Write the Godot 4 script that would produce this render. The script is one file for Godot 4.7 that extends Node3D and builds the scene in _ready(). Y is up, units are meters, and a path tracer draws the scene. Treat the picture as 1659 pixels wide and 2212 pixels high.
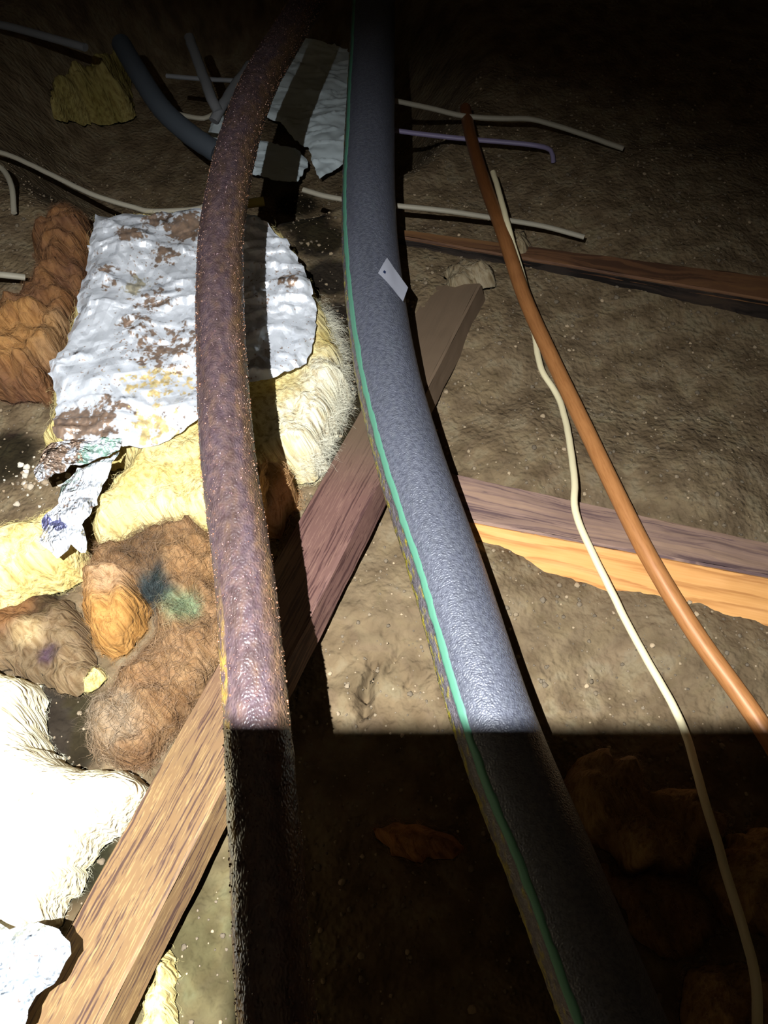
extends Node3D

# ---------------------------------------------------------------- numbers of the place
const PITCH := 58.0
const FOCAL := 1703.0
const EYE := Vector3(0.0, 0.9, 0.0)
var FWD := Vector3(0, -sin(deg_to_rad(PITCH)), -cos(deg_to_rad(PITCH)))
var UPV := Vector3(0, cos(deg_to_rad(PITCH)), -sin(deg_to_rad(PITCH)))
var LAMP := EYE + Vector3(-0.145, 0, 0) + UPV * 0.082 - FWD * 0.25
var rng := RandomNumberGenerator.new()
var noises := {}
var used := {}
var M := {}


func _ready():
	rng.seed = 7
	# camera
	var cam := Camera3D.new()
	cam.name = "camera"
	cam.fov = 66.0
	cam.near = 0.004
	cam.far = 20.0
	add_child(cam)
	cam.look_at_from_position(EYE, EYE + FWD, Vector3.UP)
	cam.current = true
	# a crawl space: no sky reaches it
	var env := Environment.new()
	env.background_mode = Environment.BG_COLOR
	env.background_color = Color(0, 0, 0)
	env.tonemap_mode = Environment.TONE_MAPPER_LINEAR
	env.tonemap_exposure = 1.0
	env.sdfgi_enabled = true
	env.ssao_enabled = true
	env.ssil_enabled = true
	var we := WorldEnvironment.new()
	we.name = "environment"
	we.environment = env
	add_child(we)
	# the torch's light
	var aim := ground_px(140, 2280, 0.03) - LAMP
	var led := AreaLight3D.new()
	led.name = "torch_led"
	led.area_size = Vector2(0.006, 0.006)
	led.light_color = Color(0.96, 0.98, 1.0)
	led.light_energy = 8.6
	led.shadow_enabled = true
	led.area_range = 8.0
	add_child(led)
	led.look_at_from_position(LAMP, LAMP + aim, Vector3.UP)

	make_materials()
	build_shell()
	build_ground()
	build_planks()
	build_pipes()
	build_cables()
	build_insulation()
	build_small()
	build_crumbs()
	build_torch(aim)


# ---------------------------------------------------------------- measuring
func ray(px: float, py: float) -> Vector3:
	return FWD + Vector3.RIGHT * ((px - 829.5) / FOCAL) + UPV * ((1106.0 - py) / FOCAL)


# where the sight line of a point of the photograph meets height h
func ground_px(px: float, py: float, h: float) -> Vector3:
	var r := ray(px, py)
	return EYE + r * ((EYE.y - h) / -r.y)


func plan(list: Array, h: float) -> PackedVector2Array:
	var out := PackedVector2Array()
	for i in range(0, list.size(), 2):
		var p := ground_px(list[i], list[i + 1], h)
		out.append(Vector2(p.x, p.z))
	return out


# a run that goes straight on for `more` metres before its first point, past the camera
func onward(list: Array, more: float) -> PackedVector3Array:
	var p := path3(list)
	var d := p[0] - p[1]
	d.y = 0
	var out := PackedVector3Array([p[0] + d.normalized() * more, p[0] + d.normalized() * more * 0.5])
	out.append_array(p)
	return out


func plan_on(list: Array, above: float) -> PackedVector2Array:
	var out := PackedVector2Array()
	for i in range(0, list.size(), 2):
		var p := gpt(list[i], list[i + 1], above)
		out.append(Vector2(p.x, p.z))
	return out


func path3(list: Array) -> PackedVector3Array:
	var out := PackedVector3Array()
	for i in range(0, list.size(), 3):
		out.append(ground_px(list[i], list[i + 1], list[i + 2]))
	return out


func noi(key: String, freq: float, kind := FastNoiseLite.TYPE_SIMPLEX_SMOOTH, oct := 3) -> FastNoiseLite:
	if not noises.has(key):
		var n := FastNoiseLite.new()
		n.noise_type = kind
		n.frequency = freq
		n.seed = noises.size() * 17 + 3
		n.fractal_octaves = oct
		n.fractal_type = FastNoiseLite.FRACTAL_FBM if oct > 1 else FastNoiseLite.FRACTAL_NONE
		noises[key] = n
	return noises[key]


func nz(key: String, freq: float, x: float, y: float, z := 0.0) -> float:
	return noi(key, 1.0).get_noise_3d(x * freq, y * freq, z * freq)


func bump(x: float, z: float, c: Vector2, r: float) -> float:
	var d := Vector2(x, z).distance_to(c) / r
	return 0.0 if d >= 1.0 else (1 - d * d) * (1 - d * d)


func gh(x: float, z: float) -> float:
	var h := 0.010 * nz("g1", 5.0, x, z) + 0.0035 * nz("g2", 22.0, x, z) + 0.0022 * nz("g3", 85.0, x, z)
	# the hollow beyond the foil
	h -= 0.23 * smoothstep(0.56, 0.34, Vector2(x + 0.33, (z + 1.70) * 0.95).length())
	# the soil banked against the half-buried timbers
	for m in mounds:
		h += m[2] * bump(x, z, m[0], m[1])
	# cracked crust beside the plank
	if bump(x, z, crack_at, 0.16) > 0:
		var q := Vector2(x + 0.006 * nz("g4", 60.0, x, z), z + 0.006 * nz("g4", 60.0, x, z, 3.0))
		for c in cracks:
			var ab: Vector2 = c[1] - c[0]
			var t := clampf((q - c[0]).dot(ab) / ab.length_squared(), 0, 1)
			var d: float = q.distance_to(c[0] + ab * t)
			h -= c[3] * smoothstep(lerpf(c[2].x, c[2].y, t), 0.0, d)
		h += 0.006 * bump(x, z, crack_at, 0.16) * nz("g5", 45.0, x, z)
	return h


var mounds := []
var crack_at := Vector2.ZERO
var cracks := []


func gpt(px: float, py: float, above := 0.0) -> Vector3:
	var p := ground_px(px, py, 0)
	var h := 0.0
	for i in 16:
		h = lerpf(h, gh(p.x, p.z) + above, 0.5)
		p = ground_px(px, py, h)
	return p


# ---------------------------------------------------------------- scene tree helpers
func numbered(called: String) -> String:
	if not used.has(called):
		used[called] = 0
		return called
	used[called] += 1
	return "%s_%03d" % [called, used[called]]


func tag(o: Node, label: String, category: String, group := "") -> void:
	o.set_meta("label", label)
	o.set_meta("category", category)
	if group:
		o.set_meta("group", group)


func thing(called: String, at: Vector3, label: String, category: String, group := "") -> Node3D:
	var o := Node3D.new()
	o.name = numbered(called)
	add_child(o)
	o.position = at
	tag(o, label, category, group)
	return o


func origin_of(n: Node) -> Vector3:
	var p := Vector3.ZERO
	while n != self and n is Node3D:
		p += n.position
		n = n.get_parent()
	return p


# world-space arrays -> one named mesh, its origin at its foot or at its parent's
func put(called: String, a: Dictionary, mat: Material, parent: Node = self) -> MeshInstance3D:
	var o := MeshInstance3D.new()
	var v: PackedVector3Array = a.v
	var at := Vector3.ZERO
	if parent == self:
		var lo := v[0]
		var hi := v[0]
		for p in v:
			lo = lo.min(p)
			hi = hi.max(p)
		at = Vector3((lo.x + hi.x) / 2, lo.y, (lo.z + hi.z) / 2)
		o.position = at
		o.name = numbered(called)
	else:
		at = origin_of(parent)
		o.name = called
	var w := PackedVector3Array()
	w.resize(v.size())
	for i in v.size():
		w[i] = v[i] - at
	var arr := []
	arr.resize(Mesh.ARRAY_MAX)
	arr[Mesh.ARRAY_VERTEX] = w
	arr[Mesh.ARRAY_INDEX] = a.f
	arr[Mesh.ARRAY_NORMAL] = a.n if a.has("n") else smooth_normals(w, a.f)
	if a.has("uv"):
		arr[Mesh.ARRAY_TEX_UV] = a.uv
	if a.has("c"):
		arr[Mesh.ARRAY_COLOR] = a.c
	var m := ArrayMesh.new()
	m.add_surface_from_arrays(Mesh.PRIMITIVE_TRIANGLES, arr)
	m.surface_set_material(0, mat)
	o.mesh = m
	parent.add_child(o, true)
	return o


func structure(o: Node) -> Node:
	o.set_meta("kind", "structure")
	return o


func smooth_normals(v: PackedVector3Array, f: PackedInt32Array) -> PackedVector3Array:
	var n := PackedVector3Array()
	n.resize(v.size())
	for i in range(0, f.size(), 3):
		var k := (v[f[i + 2]] - v[f[i]]).cross(v[f[i + 1]] - v[f[i]])
		n[f[i]] += k
		n[f[i + 1]] += k
		n[f[i + 2]] += k
	for i in n.size():
		n[i] = n[i].normalized() if n[i].length_squared() > 0 else Vector3.UP
	return n


func join(a: Dictionary, b: Dictionary) -> Dictionary:
	var base: int = a.v.size()
	a.v.append_array(b.v)
	if a.has("uv"):
		a.uv.append_array(b.uv)
	if a.has("c"):
		a.c.append_array(b.c)
	if a.has("n"):
		a.n.append_array(b.n)
	for i in b.f:
		a.f.append(i + base)
	return a


# ---------------------------------------------------------------- shapes
func spline(p: PackedVector3Array, step: float) -> PackedVector3Array:
	var out := PackedVector3Array()
	for i in p.size() - 1:
		var a := p[maxi(i - 1, 0)] if i > 0 else p[0] * 2 - p[1]
		var b := p[i]
		var c := p[i + 1]
		var d := p[i + 2] if i + 2 < p.size() else c * 2 - b
		var n := maxi(1, int(b.distance_to(c) / step))
		for k in n:
			out.append(b.cubic_interpolate(c, a, d, float(k) / n))
	out.append(p[p.size() - 1])
	return out


# a swept tube; shape(s, angle) gives the radius, tint(s, angle) the colour
func tube(p: PackedVector3Array, sides: int, shape: Callable, tint = null, caps := true) -> Dictionary:
	var v := PackedVector3Array()
	var uv := PackedVector2Array()
	var c := PackedColorArray()
	var f := PackedInt32Array()
	var s := 0.0
	for i in p.size():
		if i > 0:
			s += p[i].distance_to(p[i - 1])
		var t := (p[mini(i + 1, p.size() - 1)] - p[maxi(i - 1, 0)]).normalized()
		var right := t.cross(Vector3.UP)
		right = right.normalized() if right.length() > 0.05 else Vector3.RIGHT
		var up := right.cross(t)
		for k in sides + 1:
			var a := TAU * k / sides
			var r: float = shape.call(s, TAU * (k % sides) / sides)
			v.append(p[i] + right * (cos(a) * r) + up * (sin(a) * r))
			uv.append(Vector2(s, a * 0.03))
			if tint != null:
				c.append(tint.call(s, a))
	var w := sides + 1
	for i in p.size() - 1:
		for k in sides:
			var q := i * w + k
			f.append_array([q, q + 1, q + w, q + 1, q + w + 1, q + w])
	var n := smooth_normals(v, f)
	for i in p.size():
		var m := (n[i * w] + n[i * w + sides]).normalized()
		n[i * w] = m
		n[i * w + sides] = m
	if caps:
		for e in 2:
			var i := 0 if e == 0 else p.size() - 1
			var base := v.size()
			var d := (p[0] - p[1]).normalized() if e == 0 else (p[i] - p[i - 1]).normalized()
			v.append(p[i])
			n.append(d)
			uv.append(Vector2(0, 0))
			if tint != null:
				c.append(c[i * w])
			for k in sides + 1:
				v.append(v[i * w + k])
				n.append(d)
				uv.append(uv[i * w + k])
				if tint != null:
					c.append(c[i * w + k])
			for k in sides:
				if e == 0:
					f.append_array([base, base + 2 + k, base + 1 + k])
				else:
					f.append_array([base, base + 1 + k, base + 2 + k])
	var out := {"v": v, "uv": uv, "f": f, "n": n}
	if tint != null:
		out.c = c
	return out


# a timber between two end sections (corner lists, going round), edges chamfered, faces a little uneven
func timber(a: Array, b: Array, segments: int, chamfer: float, rough: float) -> Dictionary:
	var out := {"v": PackedVector3Array(), "uv": PackedVector2Array(), "f": PackedInt32Array(), "n": PackedVector3Array()}
	var sec := []
	for e in [a, b]:
		var ring := []
		for k in e.size():
			var p: Vector3 = e[k]
			var prev: Vector3 = e[(k + e.size() - 1) % e.size()]
			var next: Vector3 = e[(k + 1) % e.size()]
			ring.append(p + (prev - p).normalized() * chamfer)
			ring.append(p + (next - p).normalized() * chamfer)
		sec.append(ring)
	var n: int = sec[0].size()
	var along: Vector3 = (b[0] - a[0]).normalized()
	var length: float = a[0].distance_to(b[0])
	var center := Vector3.ZERO
	for p in a:
		center += p / a.size()
	var peri := 0.0
	for k in n:
		var p0: Vector3 = sec[0][k]
		var p1: Vector3 = sec[0][(k + 1) % n]
		var q0: Vector3 = sec[1][k]
		var q1: Vector3 = sec[1][(k + 1) % n]
		var across := maxi(1, int(p0.distance_to(p1) / 0.006))
		var face := (p1 - p0).cross(along).normalized()
		if face.dot((p0 + p1) / 2 - center) < 0:
			face = -face
		var base: int = out.v.size()
		for i in segments + 1:
			for j in across + 1:
				var t := float(i) / segments
				var u := float(j) / across
				var p := p0.lerp(p1, u).lerp(q0.lerp(q1, u), t)
				var side: float = 1.0 if across > 1 and j > 0 and j < across else 0.35
				p += face * rough * side * (nz("w1", 1.0, t * length * 8, peri * 160 + u * p0.distance_to(p1) * 160, k) + 0.4 * nz("w2", 1.0, t * length * 40, u * p0.distance_to(p1) * 300, k))
				p += face * 0.0015 * nz("w3", 1.0, t * length * 14, k * 3.3, 1.0)
				out.v.append(p)
				out.uv.append(Vector2(t * length, peri + u * p0.distance_to(p1)))
				out.n.append(face)
		var flip := (p1 - p0).cross(q0 - p0).dot(face) > 0
		var w := across + 1
		var f := PackedInt32Array()
		for i in segments:
			for j in across:
				var q := base + i * w + j
				if flip:
					f.append_array([q, q + w, q + 1, q + 1, q + w, q + w + 1])
				else:
					f.append_array([q, q + 1, q + w, q + 1, q + w + 1, q + w])
		out.f.append_array(f)
		peri += p0.distance_to(p1)
	# ends
	for e in 2:
		var d := -along if e == 0 else along
		var base: int = out.v.size()
		var mid := Vector3.ZERO
		for k in n:
			mid += sec[e][k] / n
		out.v.append(mid)
		out.n.append(d)
		out.uv.append(Vector2(0, 0))
		for k in n:
			out.v.append(sec[e][k])
			out.n.append(d)
			out.uv.append(Vector2(0.02 * (k % 3), 0.004 * k))
		for k in n:
			var x := base + 1 + k
			var y := base + 1 + (k + 1) % n
			if (out.v[x] - mid).cross(out.v[y] - mid).dot(d) > 0:
				out.f.append_array([base, y, x])
			else:
				out.f.append_array([base, x, y])
	var sm := smooth_normals(out.v, out.f)
	for i in sm.size():
		out.n[i] = (sm[i] if sm[i].dot(out.n[i]) > 0 else -sm[i])
	return out


func box(at: Vector3, size: Vector3, basis := Basis.IDENTITY) -> Dictionary:
	var h := size / 2
	var a := []
	var b := []
	for s in [[-1, -1], [1, -1], [1, 1], [-1, 1]]:
		a.append(at + basis * Vector3(s[0] * h.x, s[1] * h.y, -h.z))
		b.append(at + basis * Vector3(s[0] * h.x, s[1] * h.y, h.z))
	return timber(a, b, 1, minf(0.002, size[size.min_axis_index()] * 0.2), 0.0)


func edge_distance(p: Vector2, poly: PackedVector2Array) -> float:
	var best := 1e9
	var n := poly.size()
	for i in n:
		var a := poly[i]
		var ab := poly[(i + 1) % n] - a
		var t := clampf((p - a).dot(ab) / maxf(ab.length_squared(), 1e-12), 0, 1)
		best = minf(best, p.distance_squared_to(a + ab * t))
	return sqrt(best)


func outline(poly: PackedVector2Array, step: float, jag: float, freq: float, sharp := false) -> PackedVector2Array:
	var out := PackedVector2Array()
	var n := poly.size()
	for i in n:
		var a := poly[(i + n - 1) % n]
		var b := poly[i]
		var c := poly[(i + 1) % n]
		var d := poly[(i + 2) % n]
		var m := maxi(1, int(b.distance_to(c) / step))
		for k in m:
			var t := float(k) / m
			var p := b.lerp(c, t) if sharp else b.cubic_interpolate(c, a, d, t)
			p += Vector2(nz("j1", freq, p.x, p.y, 2.0), nz("j2", freq, p.x, p.y, 5.0)) * jag
			out.append(p)
	return out


# a sheet or pad lying on the ground: rises as height(p, distance from its edge), with an underside `thick` below
func pad(poly: PackedVector2Array, spacing: float, height: Callable, thick: float, tint: Callable) -> Dictionary:
	var lo := poly[0]
	var hi := poly[0]
	for p in poly:
		lo = lo.min(p)
		hi = hi.max(p)
	var pts := PackedVector2Array(poly)
	var dist := PackedFloat32Array()
	for p in poly:
		dist.append(0.0)
	var rows := int((hi.y - lo.y) / (spacing * 0.866)) + 1
	var cols := int((hi.x - lo.x) / spacing) + 1
	for r in rows:
		for c in cols:
			var p := lo + Vector2((c + (0.5 if r % 2 else 0.0)) * spacing, r * spacing * 0.866)
			p += Vector2(rng.randf_range(-1, 1), rng.randf_range(-1, 1)) * spacing * 0.22
			if Geometry2D.is_point_in_polygon(p, poly):
				var d := edge_distance(p, poly)
				if d > spacing * 0.45:
					pts.append(p)
					dist.append(d)
	var tri := Geometry2D.triangulate_delaunay(pts)
	var v := PackedVector3Array()
	var uv := PackedVector2Array()
	var c := PackedColorArray()
	var f := PackedInt32Array()
	var size := hi - lo
	for i in pts.size():
		var h: float = height.call(pts[i], dist[i])
		v.append(Vector3(pts[i].x, h, pts[i].y))
		uv.append((pts[i] - lo) / size)
		c.append(tint.call(pts[i], dist[i]))
	for i in range(0, tri.size(), 3):
		var a := tri[i]
		var b := tri[i + 1]
		var d := tri[i + 2]
		if Geometry2D.is_point_in_polygon((pts[a] + pts[b] + pts[d]) / 3.0, poly):
			if (v[b] - v[a]).cross(v[d] - v[a]).y > 0:
				f.append_array([a, d, b])
			else:
				f.append_array([a, b, d])
	var top := {"v": v, "uv": uv, "c": c, "f": f, "edge": poly, "dist": dist}
	top.n = smooth_normals(v, f)
	var count := v.size()
	# underside and rim
	for i in count:
		v.append(v[i] - Vector3(0, thick, 0))
		uv.append(uv[i])
		c.append(c[i])
		top.n.append(-top.n[i])
	var m := f.size()
	for i in range(0, m, 3):
		f.append_array([f[i] + count, f[i + 2] + count, f[i + 1] + count])
	var ring := poly.size()
	var turn := 0.0
	for i in ring:
		turn += poly[i].cross(poly[(i + 1) % ring])
	for i in ring:
		var j := (i + 1) % ring
		if turn > 0:
			f.append_array([i, j, i + count, j, j + count, i + count])
		else:
			f.append_array([i, i + count, j, j, i + count, j + count])
	top.v = v
	top.uv = uv
	top.c = c
	top.f = f
	top.count = count
	return top


# loose strands of glass fibre lying on a pad and sticking out of it
var strands := {}
func strand(thickness: float, curl: float, key: int) -> Mesh:
	var k := "%f %f %d" % [thickness, curl, key]
	if not strands.has(k):
		var p := PackedVector3Array()
		var bend := rng.randf_range(-1, 1)
		for i in 8:
			var t := i / 7.0
			p.append(Vector3(t, 0, curl * bend * sin(t * 3.0) + 0.25 * curl * sin(t * 7.0 + key)))
			p[i].y = curl * 0.5 * sin(t * 4.0 + key * 1.7)
		var a := tube(p, 3, func(s, _a): return thickness * (1.05 - 0.8 * minf(s, 1.0)), null, false)
		var arr := []
		arr.resize(Mesh.ARRAY_MAX)
		arr[Mesh.ARRAY_VERTEX] = a.v
		arr[Mesh.ARRAY_NORMAL] = a.n
		arr[Mesh.ARRAY_INDEX] = a.f
		var m := ArrayMesh.new()
		m.add_surface_from_arrays(Mesh.PRIMITIVE_TRIANGLES, arr)
		strands[k] = m
	return strands[k]


func fuzz(parent: Node, a: Dictionary, count: int, length: float, mat: Material, tint: Callable, lift := 0.35, edge := 0.3, thickness := 0.008) -> void:
	for variant in 3:
		var mm := MultiMesh.new()
		mm.transform_format = MultiMesh.TRANSFORM_3D
		mm.use_colors = true
		mm.mesh = strand(thickness, 0.35, variant)
		mm.instance_count = count / 3
		var at := origin_of(parent)
		var ring: int = a.edge.size()
		for i in mm.instance_count:
			var k := rng.randi_range(0, int(a.count) - 1)
			if rng.randf() < edge:
				k = rng.randi_range(0, ring - 1)
			var p: Vector3 = a.v[k] + Vector3(rng.randf_range(-1, 1), 0, rng.randf_range(-1, 1)) * 0.002
			var n: Vector3 = a.n[k]
			var d := Vector3(rng.randf_range(-1, 1), rng.randf_range(-1, 1), rng.randf_range(-1, 1))
			d = (d - n * d.dot(n)).normalized() + n * rng.randf_range(-0.05, lift)
			d = d.normalized()
			var side := d.cross(n + Vector3(0.01, 0.02, 0.03)).normalized()
			var l := length * rng.randf_range(0.4, 1.5)
			mm.set_instance_transform(i, Transform3D(Basis(d * l, side.cross(d) * l, side * l), p - d * l * 0.3 + n * 0.0006 - at))
			mm.set_instance_color(i, tint.call(Vector2(p.x, p.z), 0.0) * rng.randf_range(0.8, 1.35))
		var o := MultiMeshInstance3D.new()
		o.name = "loose_fibres"
		o.multimesh = mm
		o.material_override = mat
		o.set_meta("kind", "stuff")
		parent.add_child(o, true)


# ---------------------------------------------------------------- materials
func ntex(size: int, freq: float, kind: int, oct: int, seed_: int, stops := [], tall := 0) -> NoiseTexture2D:
	var n := FastNoiseLite.new()
	n.noise_type = kind
	n.frequency = freq
	n.seed = seed_
	n.fractal_octaves = oct
	var t := NoiseTexture2D.new()
	t.width = size
	t.height = tall if tall else size
	t.seamless = true
	t.noise = n
	if stops.size():
		var g := Gradient.new()
		g.offsets = PackedFloat32Array()
		g.colors = PackedColorArray()
		var off := PackedFloat32Array()
		var col := PackedColorArray()
		for s in stops:
			off.append(s[0])
			col.append(s[1])
		g.offsets = off
		g.colors = col
		t.color_ramp = g
	return t


func paint(w: int, h: int, f: Callable) -> ImageTexture:
	var im := Image.create(w, h, false, Image.FORMAT_RGB8)
	for y in h:
		for x in w:
			im.set_pixel(x, y, f.call(float(x) / w, float(y) / h))
	return ImageTexture.create_from_image(im)


func mat(called: String, color: Color, rough: float, spec := 0.5) -> StandardMaterial3D:
	var m := StandardMaterial3D.new()
	m.resource_name = called
	m.albedo_color = color
	m.roughness = rough
	m.metallic_specular = spec
	M[called] = m
	return m


func tri(m: StandardMaterial3D, scale: float) -> StandardMaterial3D:
	m.uv1_triplanar = true
	m.uv1_world_triplanar = true
	m.uv1_scale = Vector3.ONE * scale
	return m


func relief(m: StandardMaterial3D, t: Texture2D, cm: float) -> StandardMaterial3D:
	m.heightmap_enabled = true
	m.heightmap_texture = t
	m.heightmap_scale = cm
	return m


# grain along u (metres), across v: dark and light streaks
func grain(base: Color, dark: Color, light: Color, streak: float, seed_: int) -> ImageTexture:
	var n := FastNoiseLite.new()
	n.seed = seed_
	n.frequency = 1.0
	n.fractal_octaves = 4
	return paint(768, 384, func(u, v):
		var warp := n.get_noise_2d(u * 3.0, v * 6.0) * 0.05
		var a := n.get_noise_2d(u * 2.5 + 9.0, (v + warp) * 45.0)
		var b := n.get_noise_2d(u * 8.0 + 31.0, (v + warp) * 130.0)
		var blotch := n.get_noise_2d(u * 3.0 + 77.0, v * 6.0)
		var t := clampf(0.5 + streak * (a * 1.5 + b * 0.8) + blotch * 0.7, 0.0, 1.0)
		var c: Color = dark.lerp(base, smoothstep(0.1, 0.5, t))
		return c.lerp(light, smoothstep(0.5, 0.95, t)))


func make_materials() -> void:
	var simplex := FastNoiseLite.TYPE_SIMPLEX
	var cell := FastNoiseLite.TYPE_CELLULAR
	# soil
	var m := mat("soil", Color(1, 1, 1), 0.95, 0.25)
	m.uv1_scale = Vector3(0.5, 0.5, 1)
	m.uv1_offset = Vector3(0.55, 0.75, 0)
	m.vertex_color_use_as_albedo = true
	m.albedo_texture = ntex(1024, 0.03, simplex, 6, 11, [[0.0, Color(0.72, 0.66, 0.58)], [0.4, Color(0.86, 0.81, 0.74)], [0.62, Color(0.95, 0.9, 0.82)], [0.78, Color(1, 0.98, 0.92)], [1.0, Color(0.8, 0.74, 0.65)]])
	relief(m, ntex(2048, 0.07, simplex, 6, 12), 0.30)
	m = mat("grit", Color(1, 1, 1), 0.85, 0.3)
	m.vertex_color_use_as_albedo = true
	# timbers
	m = mat("plank_wood", Color(1, 1, 1), 0.7, 0.35)
	var n := FastNoiseLite.new()
	n.seed = 21
	n.frequency = 1.0
	n.fractal_octaves = 4
	m.albedo_texture = paint(1024, 320, func(u, v):
		var y: float = v + 0.012 * n.get_noise_2d(u * 7.0, v * 3.0)
		var a := n.get_noise_2d(u * 9.0 + 9.0, y * 60.0)
		var b := n.get_noise_2d(u * 26.0 + 31.0, y * 150.0)
		var wet := n.get_noise_2d(u * 7.0 + 77.0, v * 5.0)
		var far: float = smoothstep(0.62, 0.42, u)
		var c := Color(0.42, 0.325, 0.215).lerp(Color(0.37, 0.265, 0.235), far)
		c = c.lerp(Color(0.52, 0.42, 0.275).lerp(Color(0.43, 0.32, 0.275), far), smoothstep(0.05, 0.35, b + a * 0.5))
		c = c.lerp(Color(0.22, 0.15, 0.135).lerp(Color(0.22, 0.135, 0.125), far), 0.85 * smoothstep(0.12, 0.42, a + b * 0.4 + wet * 0.55))
		return c.lerp(Color(0.36, 0.30, 0.23), 0.9 * smoothstep(0.34, 0.22, u)))
	m.uv1_scale = Vector3(1.0 / 1.35, 3.9, 1)
	m = mat("old_timber", Color(1, 1, 1), 0.75, 0.35)
	m.albedo_texture = grain(Color(0.50, 0.40, 0.345), Color(0.34, 0.265, 0.255), Color(0.56, 0.45, 0.37), 0.32, 22)
	m.uv1_scale = Vector3(0.9, 3.4, 1)
	m = mat("fresh_pine", Color(1, 1, 1), 0.6, 0.4)
	m.albedo_texture = paint(1024, 320, func(u, v):
		var y: float = v * 15.0 + 1.6 * n.get_noise_2d(u * 2.5, v * 2.0) + 0.25 * n.get_noise_2d(u * 9.0, v * 30.0)
		var ring: float = y - floorf(y)
		var line: float = smoothstep(0.45, 0.9, ring) * smoothstep(1.0, 0.93, ring)
		var fine := n.get_noise_2d(u * 14.0, v * 160.0)
		var c := Color(0.76, 0.54, 0.30).lerp(Color(0.60, 0.39, 0.19), line * 0.8)
		return c.lerp(Color(0.82, 0.61, 0.37), clampf(0.3 + fine, 0, 1) * 0.6))
	m.uv1_scale = Vector3(0.7, 3.2, 1)
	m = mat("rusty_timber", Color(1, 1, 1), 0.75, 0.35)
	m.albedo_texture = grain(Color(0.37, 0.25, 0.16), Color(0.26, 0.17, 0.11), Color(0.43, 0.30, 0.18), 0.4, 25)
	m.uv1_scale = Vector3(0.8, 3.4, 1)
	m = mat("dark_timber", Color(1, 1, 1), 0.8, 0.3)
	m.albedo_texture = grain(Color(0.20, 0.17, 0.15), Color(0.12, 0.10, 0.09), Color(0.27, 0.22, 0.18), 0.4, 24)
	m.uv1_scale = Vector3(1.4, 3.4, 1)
	# pipes
	m = mat("rusty_iron", Color(1, 1, 1), 0.36, 0.5)
	m.vertex_color_use_as_albedo = true
	m.albedo_texture = ntex(2048, 0.05, simplex, 4, 31, [[0.0, Color(0.75, 0.70, 0.70)], [0.45, Color(0.88, 0.85, 0.85)], [0.7, Color(0.98, 0.94, 0.9)], [1.0, Color(1, 0.92, 0.84)]], 256)
	m.uv1_scale = Vector3(0.55, 5.3, 1)
	relief(m, ntex(2048, 0.22, simplex, 3, 32, [], 256), 0.10)
	m = mat("rust_grain", Color(0.62, 0.55, 0.55), 0.27, 0.7)
	m.vertex_color_use_as_albedo = true
	m = mat("pipe_foam", Color(1, 1, 1), 0.47, 0.52)
	m.vertex_color_use_as_albedo = true
	m.uv1_scale = Vector3(0.55, 5.3, 1)
	m.albedo_texture = ntex(2048, 0.12, simplex, 3, 33, [[0.0, Color(0.72, 0.72, 0.75)], [0.5, Color(0.9, 0.9, 0.92)], [1.0, Color(1, 1, 1)]], 256)
	relief(m, ntex(2048, 0.55, simplex, 2, 34, [], 256), 0.14)
	m = mat("green_tape", Color(0.30, 0.49, 0.40), 0.55, 0.4)
	m = mat("copper", Color(0.67, 0.455, 0.265), 0.45, 0.4)
	m.metallic = 0.1
	m.vertex_color_use_as_albedo = true
	m.uv1_scale = Vector3(3, 9, 1)
	m.albedo_texture = ntex(512, 0.02, simplex, 4, 35, [[0.0, Color(0.88, 0.85, 0.82)], [0.5, Color(0.96, 0.95, 0.94)], [1.0, Color(1, 1, 1)]])
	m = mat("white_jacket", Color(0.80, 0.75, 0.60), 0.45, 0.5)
	m = mat("dull_jacket", Color(0.56, 0.53, 0.46), 0.6, 0.4)  # darker copy of the white jacket, for the farther cables
	m = mat("hose_rubber", Color(0.24, 0.26, 0.28), 0.6, 0.4)
	m = mat("yellow_jacket", Color(0.72, 0.66, 0.35), 0.5, 0.5)
	m = mat("violet_jacket", Color(0.46, 0.42, 0.52), 0.5, 0.5)
	m = mat("grey_jacket", Color(0.42, 0.42, 0.42), 0.6, 0.4)
	# glass wool
	m = mat("glass_wool", Color(1, 1, 1), 0.9, 0.3)
	m.uv1_scale = Vector3(5, 5, 1)
	m.vertex_color_use_as_albedo = true
	m.albedo_texture = ntex(512, 0.03, simplex, 5, 41, [[0.0, Color(0.72, 0.66, 0.58)], [0.5, Color(0.93, 0.91, 0.88)], [1.0, Color(1, 1, 1)]])
	relief(m, ntex(512, 0.035, simplex, 5, 42), 0.22)
	m = mat("glass_fibre", Color(1, 1, 1), 0.5, 0.5)
	m.vertex_color_use_as_albedo = true
	# foil
	var crease := paint(512, 512, func(u, v):
		var h := facet(Vector2(u * 0.8, v * 1.3), 6.0, 1) * 0.62 + facet(Vector2(u, v * 1.2), 15.0, 2) * 0.26 + facet(Vector2(u, v), 40.0, 3) * 0.12
		return Color(h, h, h))
	m = mat("foil", Color(1, 1, 1), 0.36, 0.7)
	m.vertex_color_use_as_albedo = true
	m.metallic = 0.52
	relief(m, crease, 2.4)
	m = mat("white_sheet", Color(0.80, 0.84, 0.84), 0.5, 0.5)
	m.vertex_color_use_as_albedo = true
	m = mat("paper", Color(0.58, 0.58, 0.61), 0.6, 0.4)
	m = mat("ink", Color(0.10, 0.14, 0.24), 0.6, 0.3)
	# shell and kit behind the camera
	m = mat("block_wall", Color(0.36, 0.34, 0.32), 0.95, 0.2)
	m = mat("subfloor", Color(0.80, 0.78, 0.74), 0.85, 0.25)
	m = mat("black_plastic", Color(0.03, 0.03, 0.03), 0.5, 0.4)
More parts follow.
